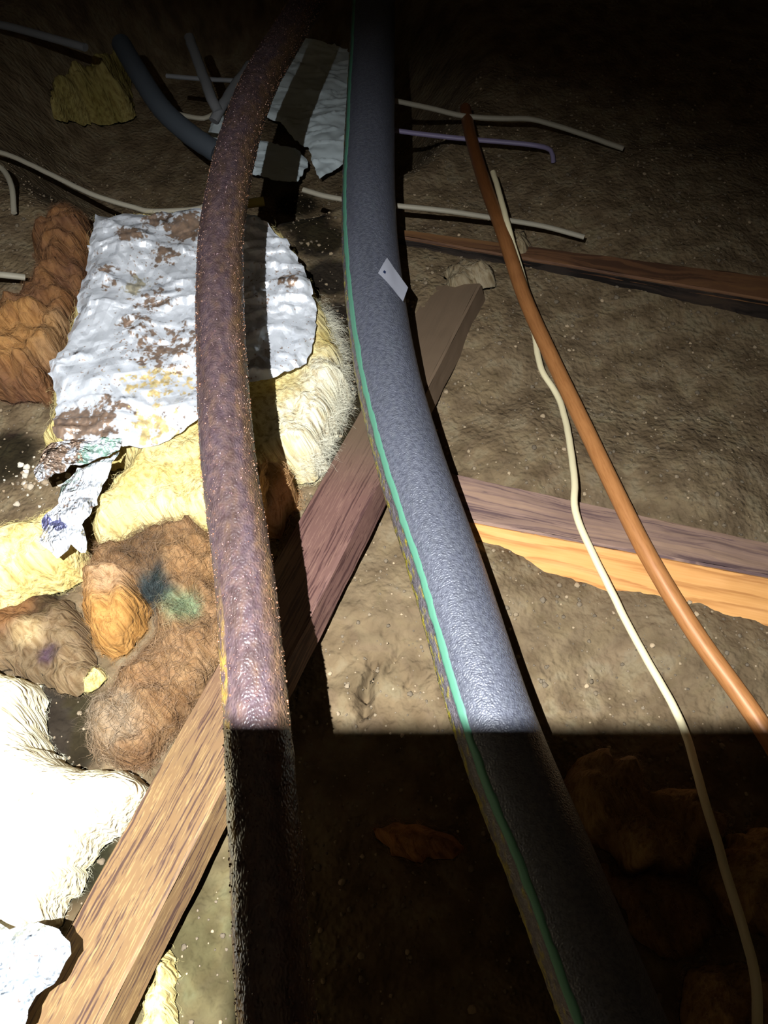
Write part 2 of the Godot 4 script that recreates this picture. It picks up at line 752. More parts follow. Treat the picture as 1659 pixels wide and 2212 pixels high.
	m = mat("black_glass", Color(0.015, 0.015, 0.018), 0.1, 0.5)
	m = mat("lamp_face", Color(1, 1, 1), 0.5, 0.5)
	m.emission_enabled = true
	m.emission = Color(0.96, 0.98, 1.0)
	m.emission_energy_multiplier = 2.0


# ---------------------------------------------------------------- the crawl space
func build_shell() -> void:
	structure(put("wall_back", box(Vector3(0.2, 0.68, -4.05), Vector3(5.6, 1.7, 0.15)), M.block_wall))
	structure(put("wall_front", box(Vector3(0.2, 0.68, 1.75), Vector3(5.6, 1.7, 0.15)), M.block_wall))
	structure(put("wall_left", box(Vector3(-2.55, 0.68, -1.15), Vector3(0.15, 1.7, 5.64)), M.block_wall))
	structure(put("wall_right", box(Vector3(2.95, 0.68, -1.15), Vector3(0.15, 1.7, 5.64)), M.block_wall))
	structure(put("ceiling", box(Vector3(0.2, 1.575, -1.15), Vector3(5.64, 0.08, 5.94)), M.subfloor))


func build_ground() -> void:
	crack_at = plan([800, 1480], 0)[0]
	for c in [[800, 1425, 806, 1440, 4, 6, 8], [806, 1440, 795, 1466, 6, 8, 12], [795, 1466, 788, 1496, 9, 14, 20], [788, 1496, 786, 1540, 14, 8, 20], [786, 1540, 775, 1580, 8, 5, 10], [865, 1405, 838, 1443, 6, 4, 8], [827, 1356, 836, 1390, 4, 4, 6], [838, 1443, 800, 1470, 4, 5, 6], [850, 1530, 880, 1480, 4, 4, 6], [880, 1480, 930, 1460, 4, 3, 5]]:
		var e := plan([c[0], c[1], c[2], c[3]], 0)
		cracks.append([e[0], e[1], Vector2(c[4], c[5]) * 0.001, c[6] * 0.001])
	for s in [[1050, 1235, 0.10, 0.022], [1000, 1290, 0.10, 0.015], [1230, 1345, 0.09, 0.010], [1420, 1350, 0.10, 0.014], [1600, 1420, 0.12, 0.012], [1180, 990, 0.16, 0.025], [1500, 1080, 0.18, 0.028],
			[820, 1330, 0.10, 0.012], [1100, 1450, 0.14, 0.010], [1000, 700, 0.22, 0.02], [1400, 470, 0.35, 0.03]]:
		mounds.append([plan([s[0], s[1]], 0)[0], s[2], s[3]])
	var xs := PackedFloat32Array()
	var zs := PackedFloat32Array()
	var x := -2.45
	while x < 2.86:
		xs.append(x)
		x += 0.0045 if x > -0.1 and x < 0.09 else (0.0085 if absf(x - 0.05) < 0.72 else 0.03)
	var z := -3.95
	while z < 1.66:
		zs.append(z)
		z += 0.0045 if z > -0.44 and z < -0.24 else 0.0085 if z > -1.1 and z < 0.15 else (0.014 if z > -1.9 and z < 0.15 else 0.05)
	var v := PackedVector3Array()
	var n := PackedVector3Array()
	var c := PackedColorArray()
	var uv := PackedVector2Array()
	var f := PackedInt32Array()
	var moss := plan([420, 2050], 0)[0]
	# shade of the holes and gaps round the wool, painted into the soil colour
	var hollow_shade := plan_on([140, 1560, 105, 1500, 172, 1850, 150, 1590, 640, 440, 690, 520, 715, 600, 735, 690, 750, 780, 755, 870, 735, 950, 660, 480, 10, 985, 70, 1270], 0.0)
	for zz in zs:
		for xx in xs:
			v.append(Vector3(xx, gh(xx, zz), zz))
			var t := 0.5 + 0.5 * nz("gc", 3.5, xx, zz)
			var col := Color(0.135, 0.106, 0.070).lerp(Color(0.175, 0.142, 0.098), t)
			col = col.lerp(Color(0.072, 0.070, 0.036), 0.9 * bump(xx, zz, moss, 0.2))
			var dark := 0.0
			for q in hollow_shade:
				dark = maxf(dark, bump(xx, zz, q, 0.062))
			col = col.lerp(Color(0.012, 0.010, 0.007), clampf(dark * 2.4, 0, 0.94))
			c.append(col)
			uv.append(Vector2(xx, zz))
	var w := xs.size()
	for i in zs.size() - 1:
		for k in w - 1:
			var q := i * w + k
			f.append_array([q, q + 1, q + w, q + 1, q + w + 1, q + w])
	var o := put("floor", {"v": v, "f": f, "c": c, "uv": uv}, M.soil)
	structure(o)
	# grit and small stones in the soil: nobody could count them
	var at := origin_of(o)
	for kind in 3:
		var st := pebble(kind)
		var mm := MultiMesh.new()
		mm.transform_format = MultiMesh.TRANSFORM_3D
		mm.use_colors = true
		mm.mesh = st
		mm.instance_count = 5000
		for i in mm.instance_count:
			var gx := rng.randf_range(-0.75, 1.0)
			var gz := rng.randf_range(-1.7, 0.15)
			var s := 0.0009 * exp(rng.randf() * rng.randf() * 1.6)
			var b := Basis.from_euler(Vector3(rng.randf() * TAU, rng.randf() * TAU, 0)).scaled(Vector3(s, s * 0.7, s))
			mm.set_instance_transform(i, Transform3D(b, Vector3(gx, gh(gx, gz) + s * 0.25, gz) - at))
			var t := rng.randf()
			mm.set_instance_color(i, Color(0.13, 0.10, 0.066).lerp(Color(0.34, 0.25, 0.15), t * t * t) * rng.randf_range(0.7, 1.1))
		var g := MultiMeshInstance3D.new()
		g.name = "grit"
		g.multimesh = mm
		g.material_override = M.grit
		g.set_meta("kind", "stuff")
		o.add_child(g, true)


func pebble(kind: int) -> Mesh:
	var s := SphereMesh.new()
	s.radius = 1.0
	s.height = 2.0
	s.radial_segments = 7
	s.rings = 4
	var a := s.get_mesh_arrays()
	var v: PackedVector3Array = a[Mesh.ARRAY_VERTEX]
	for i in v.size():
		v[i] *= 1.0 + 0.5 * nz("pb", 0.9, v[i].x + kind * 5, v[i].y, v[i].z)
	a[Mesh.ARRAY_VERTEX] = v
	a[Mesh.ARRAY_NORMAL] = smooth_normals(v, a[Mesh.ARRAY_INDEX])
	var m := ArrayMesh.new()
	m.add_surface_from_arrays(Mesh.PRIMITIVE_TRIANGLES, a)
	return m


# ---------------------------------------------------------------- timbers
func build_planks() -> void:
	# the long plank under both pipes
	var r0 := ground_px(1038, 612, 0.045)
	var r1 := ground_px(217, 2212, 0.075)
	r1 = r0 + (r1 - r0) * 1.3
	var d := (r1 - r0).normalized()
	var level := d.cross(Vector3.UP).normalized()
	if level.x > 0:
		level = -level
	# it lies rolled over a little, its right edge raised
	var wide := level.rotated(d, deg_to_rad(22.0)) * 0.089
	if wide.y > 0:
		wide = level.rotated(d, deg_to_rad(-22.0)) * 0.089
	var down := wide.cross(d).normalized() * 0.040
	if down.y > 0:
		down = -down
	var a := [r0, r0 + wide, r0 + wide + down, r0 + down]
	var b := [r1, r1 + wide, r1 + wide + down, r1 + down]
	var o := put("wooden_plank", timber(a, b, 150, 0.003, 0.0012), M.plank_wood)
	tag(o, "long brown streaked plank running diagonally under both pipes to the lower left corner", "plank")
	# half buried two-tone timber on the right
	var bk0 := ground_px(915, 1008, 0.030)
	var bk1 := ground_px(1950, 1235, 0.030)
	var e0 := ground_px(915, 1106, 0.045)
	var e1 := ground_px(1950, 1300, 0.045)
	var f0 := ground_px(915, 1225, -0.012)
	var f1 := ground_px(1950, 1455, -0.012)
	var low := Vector3(0, -0.06, 0)
	var root := thing("split_timber", (bk0 + bk1) / 2 + Vector3(0, -0.08, 0), "half buried split timber with a grey weathered top and a bare orange face", "timber")
	put("weathered_face", timber([e0, bk0, bk0 + low, e0 + low], [e1, bk1, bk1 + low, e1 + low], 120, 0.003, 0.002), M.old_timber, root)
	put("split_face", timber([e0 + Vector3(0, -0.001, 0.0005), e0 + low, f0 + low * 0.4, f0], [e1 + Vector3(0, -0.001, 0.0005), e1 + low, f1 + low * 0.4, f1], 120, 0.002, 0.002), M.fresh_pine, root)
	# the further beam: an orange upper face and a dark front
	e0 = ground_px(845, 508, 0.018)
	e1 = ground_px(2000, 706, 0.066)
	bk0 = ground_px(845, 492, 0.016)
	bk1 = ground_px(2000, 640, 0.062)
	f0 = ground_px(845, 530, -0.004)
	f1 = ground_px(2000, 770, -0.004)
	low = Vector3(0, -0.07, 0)
	root = thing("wooden_beam", (bk0 + bk1) / 2 + Vector3(0, -0.07, 0), "dark beam with a rusty orange upper face, lying in the gloom beyond the split timber", "beam")
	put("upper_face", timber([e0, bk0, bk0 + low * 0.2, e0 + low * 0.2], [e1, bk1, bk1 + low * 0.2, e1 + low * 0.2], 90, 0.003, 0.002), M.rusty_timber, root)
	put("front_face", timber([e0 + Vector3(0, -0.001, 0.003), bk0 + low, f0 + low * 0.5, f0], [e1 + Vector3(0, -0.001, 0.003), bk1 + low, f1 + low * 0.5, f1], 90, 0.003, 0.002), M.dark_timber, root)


# ---------------------------------------------------------------- pipes
var path_a := PackedVector3Array()
var path_b := PackedVector3Array()

func build_pipes() -> void:
	# rusty iron pipe
	var h := 0.25
	path_a = spline(onward([625, 2420, h, 598, 2212, h, 578, 1900, h, 553, 1540, h, 528, 1250, h, 494, 1000, h, 480, 800, h, 475, 600, h, 484, 460, h, 517, 300, 0.235, 560, 180, 0.215, 618, 80, 0.19, 668, 0, 0.16, 735, -110, 0.12], 1.0), 0.003)
	var base := path_a[path_a.size() / 2] - Vector3(0, 0.03, 0)
	var root := thing("iron_pipe", base, "rusty purple brown iron pipe with a rough glittering crust, left of the grey pipe", "pipe")
	var ra := 0.0275
	var shape := func(s: float, a: float) -> float:
		return ra + 0.0009 * nz("pa1", 1.0, s * 110, cos(a) * 3.2, sin(a) * 3.2) + 0.0012 * maxf(0.0, nz("pa2", 1.0, s * 60, cos(a) * 2.0, sin(a) * 2.0)) + 0.0008 * nz("pa3", 1.0, s * 12, cos(a), sin(a))
	var tint := func(s: float, a: float) -> Color:
		var k := nz("pa4", 1.0, s * 14, cos(a) * 1.3, sin(a) * 1.3)
		var c := Color(0.088, 0.060, 0.055).lerp(Color(0.100, 0.072, 0.080), clampf(0.5 + k, 0, 1))
		c = c.lerp(Color(0.17, 0.105, 0.05), clampf(smoothstep(0.3, 1.0, cos(a)) * 0.75 + nz("pa5", 1.0, s * 22, cos(a) * 2, sin(a) * 2) * 0.55 - 0.05, 0, 1))
		# flaking yellow crust on the near end's left side
		if cos(a) < -0.7:
			c = c.lerp(Color(0.42, 0.28, 0.06), smoothstep(-0.25, 0.25, nz("pa6", 1.0, s * 45, a * 4)) * smoothstep(1.42, 1.30, s))
		return c
	put("pipe_wall", tube(path_a, 60, shape, tint), M.rusty_iron, root)
	# grains of crust
	var grain_mesh := pebble(1)
	var mm := MultiMesh.new()
	mm.transform_format = MultiMesh.TRANSFORM_3D
	mm.use_colors = true
	mm.mesh = grain_mesh
	mm.instance_count = 7000
	for i in mm.instance_count:
		var k := rng.randi_range(300, path_a.size() - 3)
		var t := (path_a[k + 1] - path_a[k - 1]).normalized()
		var right := t.cross(Vector3.UP).normalized()
		var up := right.cross(t)
		var ang := rng.randf() * TAU
		var s := 0.00048 * exp(rng.randf() * rng.randf() * 1.1)
		var p := path_a[k] + t * rng.randf_range(-0.002, 0.002) + (right * cos(ang) + up * sin(ang)) * (ra + 0.0004)
		mm.set_instance_transform(i, Transform3D(Basis.from_euler(Vector3(rng.randf() * TAU, rng.randf() * TAU, 0)).scaled(Vector3(s, s, s)), p - base))
		mm.set_instance_color(i, (Color(0.40, 0.29, 0.29).lerp(Color(0.6, 0.36, 0.17), clampf(absf(cos(ang)) * 1.2 - 0.2, 0, 1))) * rng.randf_range(0.7, 1.2))
	var g := MultiMeshInstance3D.new()
	g.name = "crust_grains"
	g.multimesh = mm
	g.material_override = M.rust_grain
	g.set_meta("kind", "stuff")
	root.add_child(g, true)

	# foam wrapped pipe
	h = 0.11
	path_b = spline(onward([1435, 2480, h, 1325, 2212, h, 1200, 1900, h, 1068, 1570, h, 968, 1250, h, 885, 1000, h, 833, 800, h, 804, 600, h, 795, 450, h, 797, 300, h, 803, 100, h, 806, 0, h, 808, -120, h], 1.0), 0.004)
	base = path_b[path_b.size() / 2] - Vector3(0, 0.045, 0)
	root = thing("insulated_pipe", base, "thick grey foam wrapped pipe with a green stripe along its left side", "pipe")
	var rb := 0.0432
	var seam := func(s: float) -> float:
		return lerpf(2.52, 2.62, smoothstep(1.15, 2.1, s)) + 0.05 * nz("sb", 1.0, s * 7, 1.0)
	shape = func(s: float, a: float) -> float:
		var left: float = smoothstep(0.0, 0.06, a - (seam.call(s) + 0.02)) * smoothstep(5.2, 4.6, a)
		var r: float = rb + 0.0003 * nz("pb1", 1.0, s * 120, cos(a) * 5, sin(a) * 5) - 0.0022 * left
		if left > 0.5 and a < 3.6:
			r += 0.0018 * nz("pb2", 1.0, s * 90, a * 12)
		return r
	tint = func(s: float, a: float) -> Color:
		var c := Color(0.100, 0.104, 0.122) * (1.0 + 0.15 * nz("pb3", 1.0, s * 5, cos(a), sin(a)))
		if a > seam.call(s) + 0.03 and a < 4.2:
			c = Color(0.13, 0.115, 0.12).lerp(Color(0.34, 0.28, 0.03), smoothstep(0.1, 0.4, nz("pb4", 1.0, s * 60, a * 7) + (0.25 if a > 2.95 else -0.1)))
		return c
	put("foam_sleeve", tube(path_b, 84, shape, tint), M.pipe_foam, root)
	# green stripe along the seam
	var v := PackedVector3Array()
	var f := PackedInt32Array()
	var uv := PackedVector2Array()
	var s := 0.0
	var cols := 7
	for i in path_b.size():
		if i > 0:
			s += path_b[i].distance_to(path_b[i - 1])
		var t := (path_b[mini(i + 1, path_b.size() - 1)] - path_b[maxi(i - 1, 0)]).normalized()
		var right := t.cross(Vector3.UP).normalized()
		var up := right.cross(t)
		var mid: float = seam.call(s) - 0.10 + 0.03 * nz("st", 1.0, s * 40, 3.0)
		var half := 0.15 + 0.04 * nz("st2", 1.0, s * 25, 8.0)
		for k in cols:
			var e := float(k) / (cols - 1) * 2 - 1
			var a := mid + half * e
			var r := rb + 0.0008 * (1 - e * e) + 0.0001 + 0.0003 * nz("st3", 1.0, s * 100, e * 2)
			if k == 0 or k == cols - 1:
				r = rb - 0.002
			v.append(path_b[i] + (right * cos(a) + up * sin(a)) * r)
			uv.append(Vector2(s, e))
	for i in path_b.size() - 1:
		for k in cols - 1:
			var q := i * cols + k
			f.append_array([q, q + 1, q + cols, q + 1, q + cols + 1, q + cols])
	put("green_stripe", {"v": v, "f": f, "uv": uv}, M.green_tape, root)

	# copper tube
	var pc := spline(onward([1790, 1830, 0.045, 1655, 1585, 0.045, 1500, 1365, 0.05, 1400, 1200, 0.062, 1330, 1062, 0.065, 1262, 920, 0.06, 1195, 780, 0.055, 1132, 640, 0.065, 1085, 500, 0.085, 1045, 390, 0.07, 1018, 300, 0.06, 1005, 235, 0.05], 0.9), 0.006)
	var tb := tube(pc, 28, func(q, _a): return 0.0108 + 0.0002 * nz("cu", 1.0, q * 10, 1.0), func(q, _a): return Color(1, 1, 1).lerp(Color(0.30, 0.25, 0.22), smoothstep(1.35, 2.05, q + 0.05 * nz("cu2", 1.0, q * 25, 2.0))))  # far end tinted darker: slight patina, mostly dim light put into the colour
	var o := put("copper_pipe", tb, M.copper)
	tag(o, "thin orange copper pipe slanting across the soil on the right", "pipe")


# ---------------------------------------------------------------- cables
func cable(called: String, pts: Array, r: float, m: Material, label: String, group := "") -> MeshInstance3D:
	var p := spline(onward(pts, 0.9) if pts[1] > 2212 else path3(pts), 0.008)
	for i in p.size():
		p[i] += Vector3(nz("cw1", 18.0, p[i].x, p[i].z), 0.3 * nz("cw2", 18.0, p[i].x, p[i].z, 4.0), 0) * r * 0.25
	var o := put(called, tube(p, 12, func(_s, a): return r * (1.0 + 0.12 * cos(2 * a))), m)
	if called == "grey_strip":
		tag(o, label, "strip", "stiff grey strips leaning in a V")
	else:
		tag(o, label, "cable", "cables strung through the crawl space")
	return o


func build_cables() -> void:
	var w = M.white_jacket
	cable("white_cable", [1640, 2420, 0.11, 1636, 2212, 0.105, 1628, 2090, 0.10, 1580, 1925, 0.095, 1530, 1755, 0.085, 1470, 1560, 0.045, 1370, 1375, 0.04, 1282, 1200, 0.055, 1243, 1105, 0.062, 1241, 1040, 0.06, 1230, 950, 0.045, 1207, 862, 0.03, 1167, 790, 0.03, 1150, 690, 0.032, 1138, 630, 0.045, 1102, 505, 0.09, 1082, 430, 0.088, 1065, 372, 0.07],
		0.0042, w, "long cream cable running beside the copper pipe down to the lower right corner")
	cable("white_cable", [845, 443, 0.09, 960, 455, 0.085, 1060, 470, 0.072, 1170, 488, 0.06, 1262, 512, 0.055], 0.0042, M.dull_jacket, "pale cable crossing behind the copper pipe just above the dark beam")
	cable("white_cable", [845, 216, 0.06, 930, 234, 0.06, 1005, 251, 0.06, 1080, 256, 0.06, 1150, 258, 0.06, 1240, 284, 0.05, 1347, 321, 0.04], 0.0048, M.dull_jacket, "dim pale cable on the upper right, farthest of the crossing cables")
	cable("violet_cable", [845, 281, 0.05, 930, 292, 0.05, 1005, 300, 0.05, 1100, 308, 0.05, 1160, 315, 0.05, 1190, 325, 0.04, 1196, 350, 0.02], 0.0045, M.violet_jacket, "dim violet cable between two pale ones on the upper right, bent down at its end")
	cable("white_cable", [-60, 320, 0.05, 10, 332, 0.05, 100, 372, 0.05, 200, 420, 0.05, 290, 448, 0.05, 330, 456, 0.05, 420, 452, 0.05, 450, 440, 0.05], 0.0042, M.dull_jacket, "grey white cable sloping down to the foil's upper edge on the left")
	cable("white_cable", [-40, 345, 0.03, 5, 365, 0.03, 25, 405, 0.03, 30, 460, 0.02], 0.0045, M.dull_jacket, "short curved cable end at the left edge of the photo")
	cable("grey_cable", [-40, 46, 0.05, 30, 60, 0.05, 110, 82, 0.05, 185, 103, 0.05], 0.008, M.grey_jacket, "grey cable in the dark upper left corner above the yellow tuft")
	cable("grey_cable", [360, 164, 0.05, 430, 170, 0.05, 540, 176, 0.05], 0.0045, M.grey_jacket, "thin grey cable level behind the two crossing strips")
	cable("grey_strip", [408, 80, 0.06, 430, 140, 0.06, 455, 205, 0.06, 472, 243, 0.05], 0.009, M.grey_jacket, "stiff grey strip leaning down to the left side of the iron pipe")
	cable("grey_strip", [540, 140, 0.05, 505, 190, 0.05, 478, 232, 0.05, 462, 262, 0.04], 0.009, M.grey_jacket, "stiff grey strip passing behind the iron pipe, right arm of the V")
	cable("white_cable", [355, 238, 0.04, 400, 250, 0.04, 440, 256, 0.04, 462, 246, 0.04], 0.0045, M.dull_jacket, "short pale cable running to the foot of the two grey strips")
	cable("yellow_cable", [500, 446, 0.03, 535, 440, 0.03, 570, 435, 0.03], 0.008, M.yellow_jacket, "short yellow cable just right of the iron pipe above the foil")
	cable("white_cable", [655, 410, 0.04, 700, 423, 0.04, 760, 434, 0.04], 0.0045, M.dull_jacket, "short pale cable ending behind the grey pipe under the white sheets")
	cable("white_cable", [-40, 590, 0.06, 10, 594, 0.06, 55, 599, 0.05], 0.005, M.dull_jacket, "thin pale cable stub left of the orange wool by the foil")
	# dark duct in the upper left
	var p := spline(path3([262, 95, 0.06, 300, 160, 0.06, 350, 235, 0.05, 410, 290, 0.04, 470, 330, 0.03]), 0.01)
	var o := put("plastic_hose", tube(p, 24, func(s, _a): return 0.019 + 0.0006 * sin(s * 300)), M.hose_rubber)
	tag(o, "dark grey hose lying in the gloom left of the iron pipe", "hose")


# ---------------------------------------------------------------- insulation
func wool(called: String, label: String, px: Array, h: float, thick: float, soft: float, colours: Array, hairs: int, hair_len: float, lump := 0.35, hair_thick := 0.008, group := "") -> Node3D:
	var poly := outline(plan_on(px, h * 0.7), 0.0045, 0.010, 34.0)
	var mid := Vector2.ZERO
	for p in poly:
		mid += p / poly.size()
	var root := thing(called, Vector3(mid.x, 0, mid.y), label, "insulation", "loose glass wool pieces on the soil")
	var salt := root.get_index() * 1.37
	var height := func(p: Vector2, d: float) -> float:
		var e := clampf(d / soft, 0, 1)
		var k := sqrt(1 - (1 - e) * (1 - e))
		var g := gh(p.x, p.y)
		return g + 0.004 + (h - 0.004) * k * (1.0 + lump * nz("wl1", 20.0, p.x, p.y, salt)) + (0.005 * nz("wl2", 50.0, p.x, p.y, salt) * (0.5 + lump) + 0.002 * nz("wl3", 140.0, p.x, p.y, salt)) * k
	var tint := func(p: Vector2, _d: float) -> Color:
		var t := clampf(0.5 + 0.9 * nz("wc1", 16.0, p.x, p.y, salt) + 0.35 * nz("wc2", 55.0, p.x, p.y, salt), 0, 1)
		var c: Color = colours[0].lerp(colours[1], t)
		for i in range(2, colours.size()):
			var spot: Array = colours[i]
			var at := ground_px(spot[0], spot[1], h)
			c = c.lerp(spot[3], clampf(1.6 * bump(p.x, p.y, Vector2(at.x, at.z), spot[2]) * (1.0 + nz("wc3", 45.0, p.x, p.y)), 0, 1))
		return c
	var a := pad(poly, 0.0065, height, thick, tint)
	for i in a.uv.size():
		a.uv[i] = Vector2(a.v[i].x + a.v[i].y * 0.6, a.v[i].z + a.v[i].y * 0.6)
	put("wool_body", a, M.glass_wool, root)
	fuzz(root, a, hairs, hair_len, M.glass_fibre, tint, 0.35, 0.35, hair_thick)
	return root


# long wisps combed out of a batt's torn edge
func fringe(parent: Node, line: PackedVector3Array, out_dir: Vector3, count: int, length: float, tint: Color) -> void:
	var mm := MultiMesh.new()
	mm.transform_format = MultiMesh.TRANSFORM_3D
	mm.use_colors = true
	mm.mesh = strand(0.005, 0.22, 7)
	mm.instance_count = count
	var at := origin_of(parent)
	for i in count:
		var k := rng.randi_range(0, line.size() - 2)
		var p := line[k].lerp(line[k + 1], rng.randf()) + Vector3(rng.randf_range(-1, 1), rng.randf_range(-2.2, 0.6), rng.randf_range(-1, 1)) * 0.012
		var clump := 0.5 + 0.9 * nz("fg", 60.0, p.z, 0.0)
		var d := (out_dir + Vector3(rng.randf_range(-0.5, 0.5), rng.randf_range(-0.7, 0.25), rng.randf_range(-0.7, 0.7))).normalized()
		var side := d.cross(Vector3.UP).normalized()
		var l := length * rng.randf_range(0.4, 1.3) * clampf(clump, 0.35, 1.3)
		mm.set_instance_transform(i, Transform3D(Basis(d * l, side.cross(d) * l, side * l), p - d * l * 0.25 - at))
		mm.set_instance_color(i, tint * rng.randf_range(0.75, 1.3))
	var o := MultiMeshInstance3D.new()
	o.name = "edge_wisps"
	o.multimesh = mm
	o.material_override = M.glass_fibre
	o.set_meta("kind", "stuff")
	parent.add_child(o, true)


func build_insulation() -> void:
	var yellow := Color(0.60, 0.48, 0.17)
	var cream := Color(0.70, 0.60, 0.30)
	var pale := Color(0.72, 0.68, 0.52)
	var orange := Color(0.36, 0.165, 0.055)
	var rust := Color(0.22, 0.105, 0.05)
	var tan := Color(0.36, 0.22, 0.115)
	# the big batt under the foil
	var batt := wool("insulation_batt", "yellow glass wool batt under the large foil sheet", [230, 475, 560, 475, 640, 545, 690, 640, 722, 705, 748, 775, 742, 850, 712, 915, 695, 985, 640, 1005, 580, 1010, 520, 1080, 440, 1135, 330, 1128, 255, 1150, 205, 1182, 188, 1120, 215, 1060, 262, 985, 160, 960, 85, 935, 110, 850, 130, 750, 180, 600],
		0.070, 0.05, 0.035, [yellow, cream, [700, 900, 0.10, pale], [730, 800, 0.07, pale]], 8000, 0.020, 0.12, 0.006)
	fringe(batt, path3([690, 650, 0.05, 715, 710, 0.05, 738, 775, 0.05, 735, 850, 0.05, 705, 915, 0.05, 690, 980, 0.045, 650, 1000, 0.04]), Vector3(0.9, 0.1, 0.25), 2600, 0.034, pale)
	foil_sheets()
	wool("insulation_batt", "pale yellow glass wool batt at the left edge, below the foil scrap", [-120, 1130, 0, 1128, 70, 1108, 120, 1092, 168, 1140, 170, 1195, 110, 1235, 40, 1270, -10, 1298, -140, 1330],
		0.075, 0.05, 0.03, [yellow, cream], 1200, 0.014, 0.12)
	wool("insulation_clump", "orange glass wool clump left of the foil sheet", [195, 468, 192, 560, 168, 650, 140, 745, 108, 800, 80, 835, -60, 800, -60, 690, 38, 622, 72, 560, 62, 505, 105, 448, 160, 440],
		0.060, 0.05, 0.03, [Color(0.13, 0.062, 0.032), Color(0.22, 0.105, 0.04), [120, 720, 0.07, Color(0.27, 0.17, 0.09)], [30, 720, 0.08, Color(0.34, 0.175, 0.06)]], 8000, 0.016, 0.5, 0.006)
	wool("insulation_clump", "tangled brown glass wool between the foil batt and the plank, left of the iron pipe", [210, 1178, 330, 1128, 450, 1128, 500, 1260, 510, 1400, 470, 1430, 415, 1500, 350, 1585, 302, 1645, 240, 1628, 185, 1600, 178, 1570, 215, 1490, 300, 1400, 330, 1330, 300, 1270, 205, 1230],
		0.050, 0.04, 0.028, [Color(0.24, 0.145, 0.07), Color(0.16, 0.085, 0.038), [335, 1255, 0.045, Color(0.025, 0.035, 0.035)], [390, 1305, 0.032, Color(0.15, 0.185, 0.10)], [300, 1180, 0.04, Color(0.12, 0.07, 0.035)], [230, 1545, 0.05, Color(0.20, 0.145, 0.09)], [420, 1210, 0.05, Color(0.25, 0.14, 0.06)]], 11000, 0.024, 0.6, 0.006)
	wool("insulation_clump", "small bright orange wool nugget beside the green stained wool", [170, 1235, 215, 1205, 270, 1215, 305, 1270, 300, 1330, 262, 1385, 205, 1390, 178, 1340],
		0.055, 0.04, 0.022, [Color(0.31, 0.15, 0.04), Color(0.38, 0.20, 0.06), [230, 1230, 0.05, tan]], 2600, 0.012, 0.3, 0.006)
	wool("insulation_clump", "dirty brown wool mat at the left edge above the white batt", [-120, 1300, 10, 1300, 70, 1280, 150, 1290, 190, 1390, 210, 1450, 140, 1490, 60, 1460, 0, 1440, -120, 1440],
		0.030, 0.02, 0.03, [Color(0.11, 0.075, 0.04), Color(0.19, 0.13, 0.07), [100, 1408, 0.018, Color(0.055, 0.035, 0.042)], [60, 1360, 0.025, Color(0.34, 0.25, 0.13)], [70, 1285, 0.045, Color(0.05, 0.03, 0.014)], [0, 1310, 0.05, Color(0.16, 0.075, 0.03)]], 2600, 0.010, 0.6, 0.006)  # dark spot by the upper edge: shade of the gap painted into the wool
	wool("insulation_batt", "large glaring white glass wool batt in the lower left corner over the plank's edge", [-260, 1470, 0, 1436, 58, 1458, 66, 1520, 74, 1598, 145, 1638, 235, 1640, 288, 1660, 304, 1692, 280, 1738, 235, 1776, 196, 1800, 160, 1842, 140, 1897, 100, 1960, 60, 2080, -40, 2240, -360, 2300],
		0.085, 0.06, 0.03, [Color(0.86, 0.80, 0.54), Color(0.90, 0.86, 0.66)], 2000, 0.008, 0.12)
	wool("insulation_tuft", "tiny yellow wool tuft above the dark hollow", [180, 1450, 215, 1432, 222, 1455, 190, 1480, 165, 1478], 0.030, 0.02, 0.012, [yellow, cream], 160, 0.008, 0.3)
	wool("insulation_tuft", "loose fibrous wool tuft hanging from the batt, right of the iron pipe", [555, 1000, 590, 1005, 630, 1020, 640, 1050, 605, 1085, 585, 1120, 560, 1110], 0.075, 0.06, 0.02, [Color(0.5, 0.27, 0.10), tan], 700, 0.022, 0.3)
	wool("insulation_tuft", "brown wool tuft in the iron pipe's shadow beside the plank", [590, 1270, 650, 1265, 680, 1285, 640, 1300, 595, 1305], 0.035, 0.03, 0.015, [rust, tan], 260, 0.014, 0.4)
	wool("insulation_tuft", "pale yellow wool strip along the plank's lower edge at the bottom", [318, 2120, 352, 2050, 368, 2055, 372, 2120, 368, 2240, 360, 2330, 240, 2330, 295, 2190], 0.030, 0.02, 0.012, [yellow, cream], 300, 0.008, 0.3)
	# in the phone's shadow
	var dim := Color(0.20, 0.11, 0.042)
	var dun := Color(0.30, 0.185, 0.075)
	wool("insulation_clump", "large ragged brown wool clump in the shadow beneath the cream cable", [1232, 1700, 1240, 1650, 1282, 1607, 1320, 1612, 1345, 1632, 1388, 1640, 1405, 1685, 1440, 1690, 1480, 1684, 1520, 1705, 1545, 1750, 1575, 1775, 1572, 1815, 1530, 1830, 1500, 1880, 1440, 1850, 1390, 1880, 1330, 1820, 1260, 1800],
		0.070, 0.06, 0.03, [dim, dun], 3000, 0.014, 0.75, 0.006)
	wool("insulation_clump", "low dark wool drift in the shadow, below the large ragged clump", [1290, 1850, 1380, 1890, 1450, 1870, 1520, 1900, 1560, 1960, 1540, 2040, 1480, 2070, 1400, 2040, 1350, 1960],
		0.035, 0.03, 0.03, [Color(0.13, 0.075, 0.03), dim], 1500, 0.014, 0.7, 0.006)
	wool("insulation_clump", "shadowed brown wool at the right edge beside the cream cable", [1540, 1880, 1575, 1830, 1610, 1800, 1680, 1785, 1760, 1850, 1740, 1980, 1640, 2010, 1570, 1960], 0.065, 0.06, 0.03, [dim, Color(0.36, 0.24, 0.10)], 1500, 0.014, 0.7, 0.006)
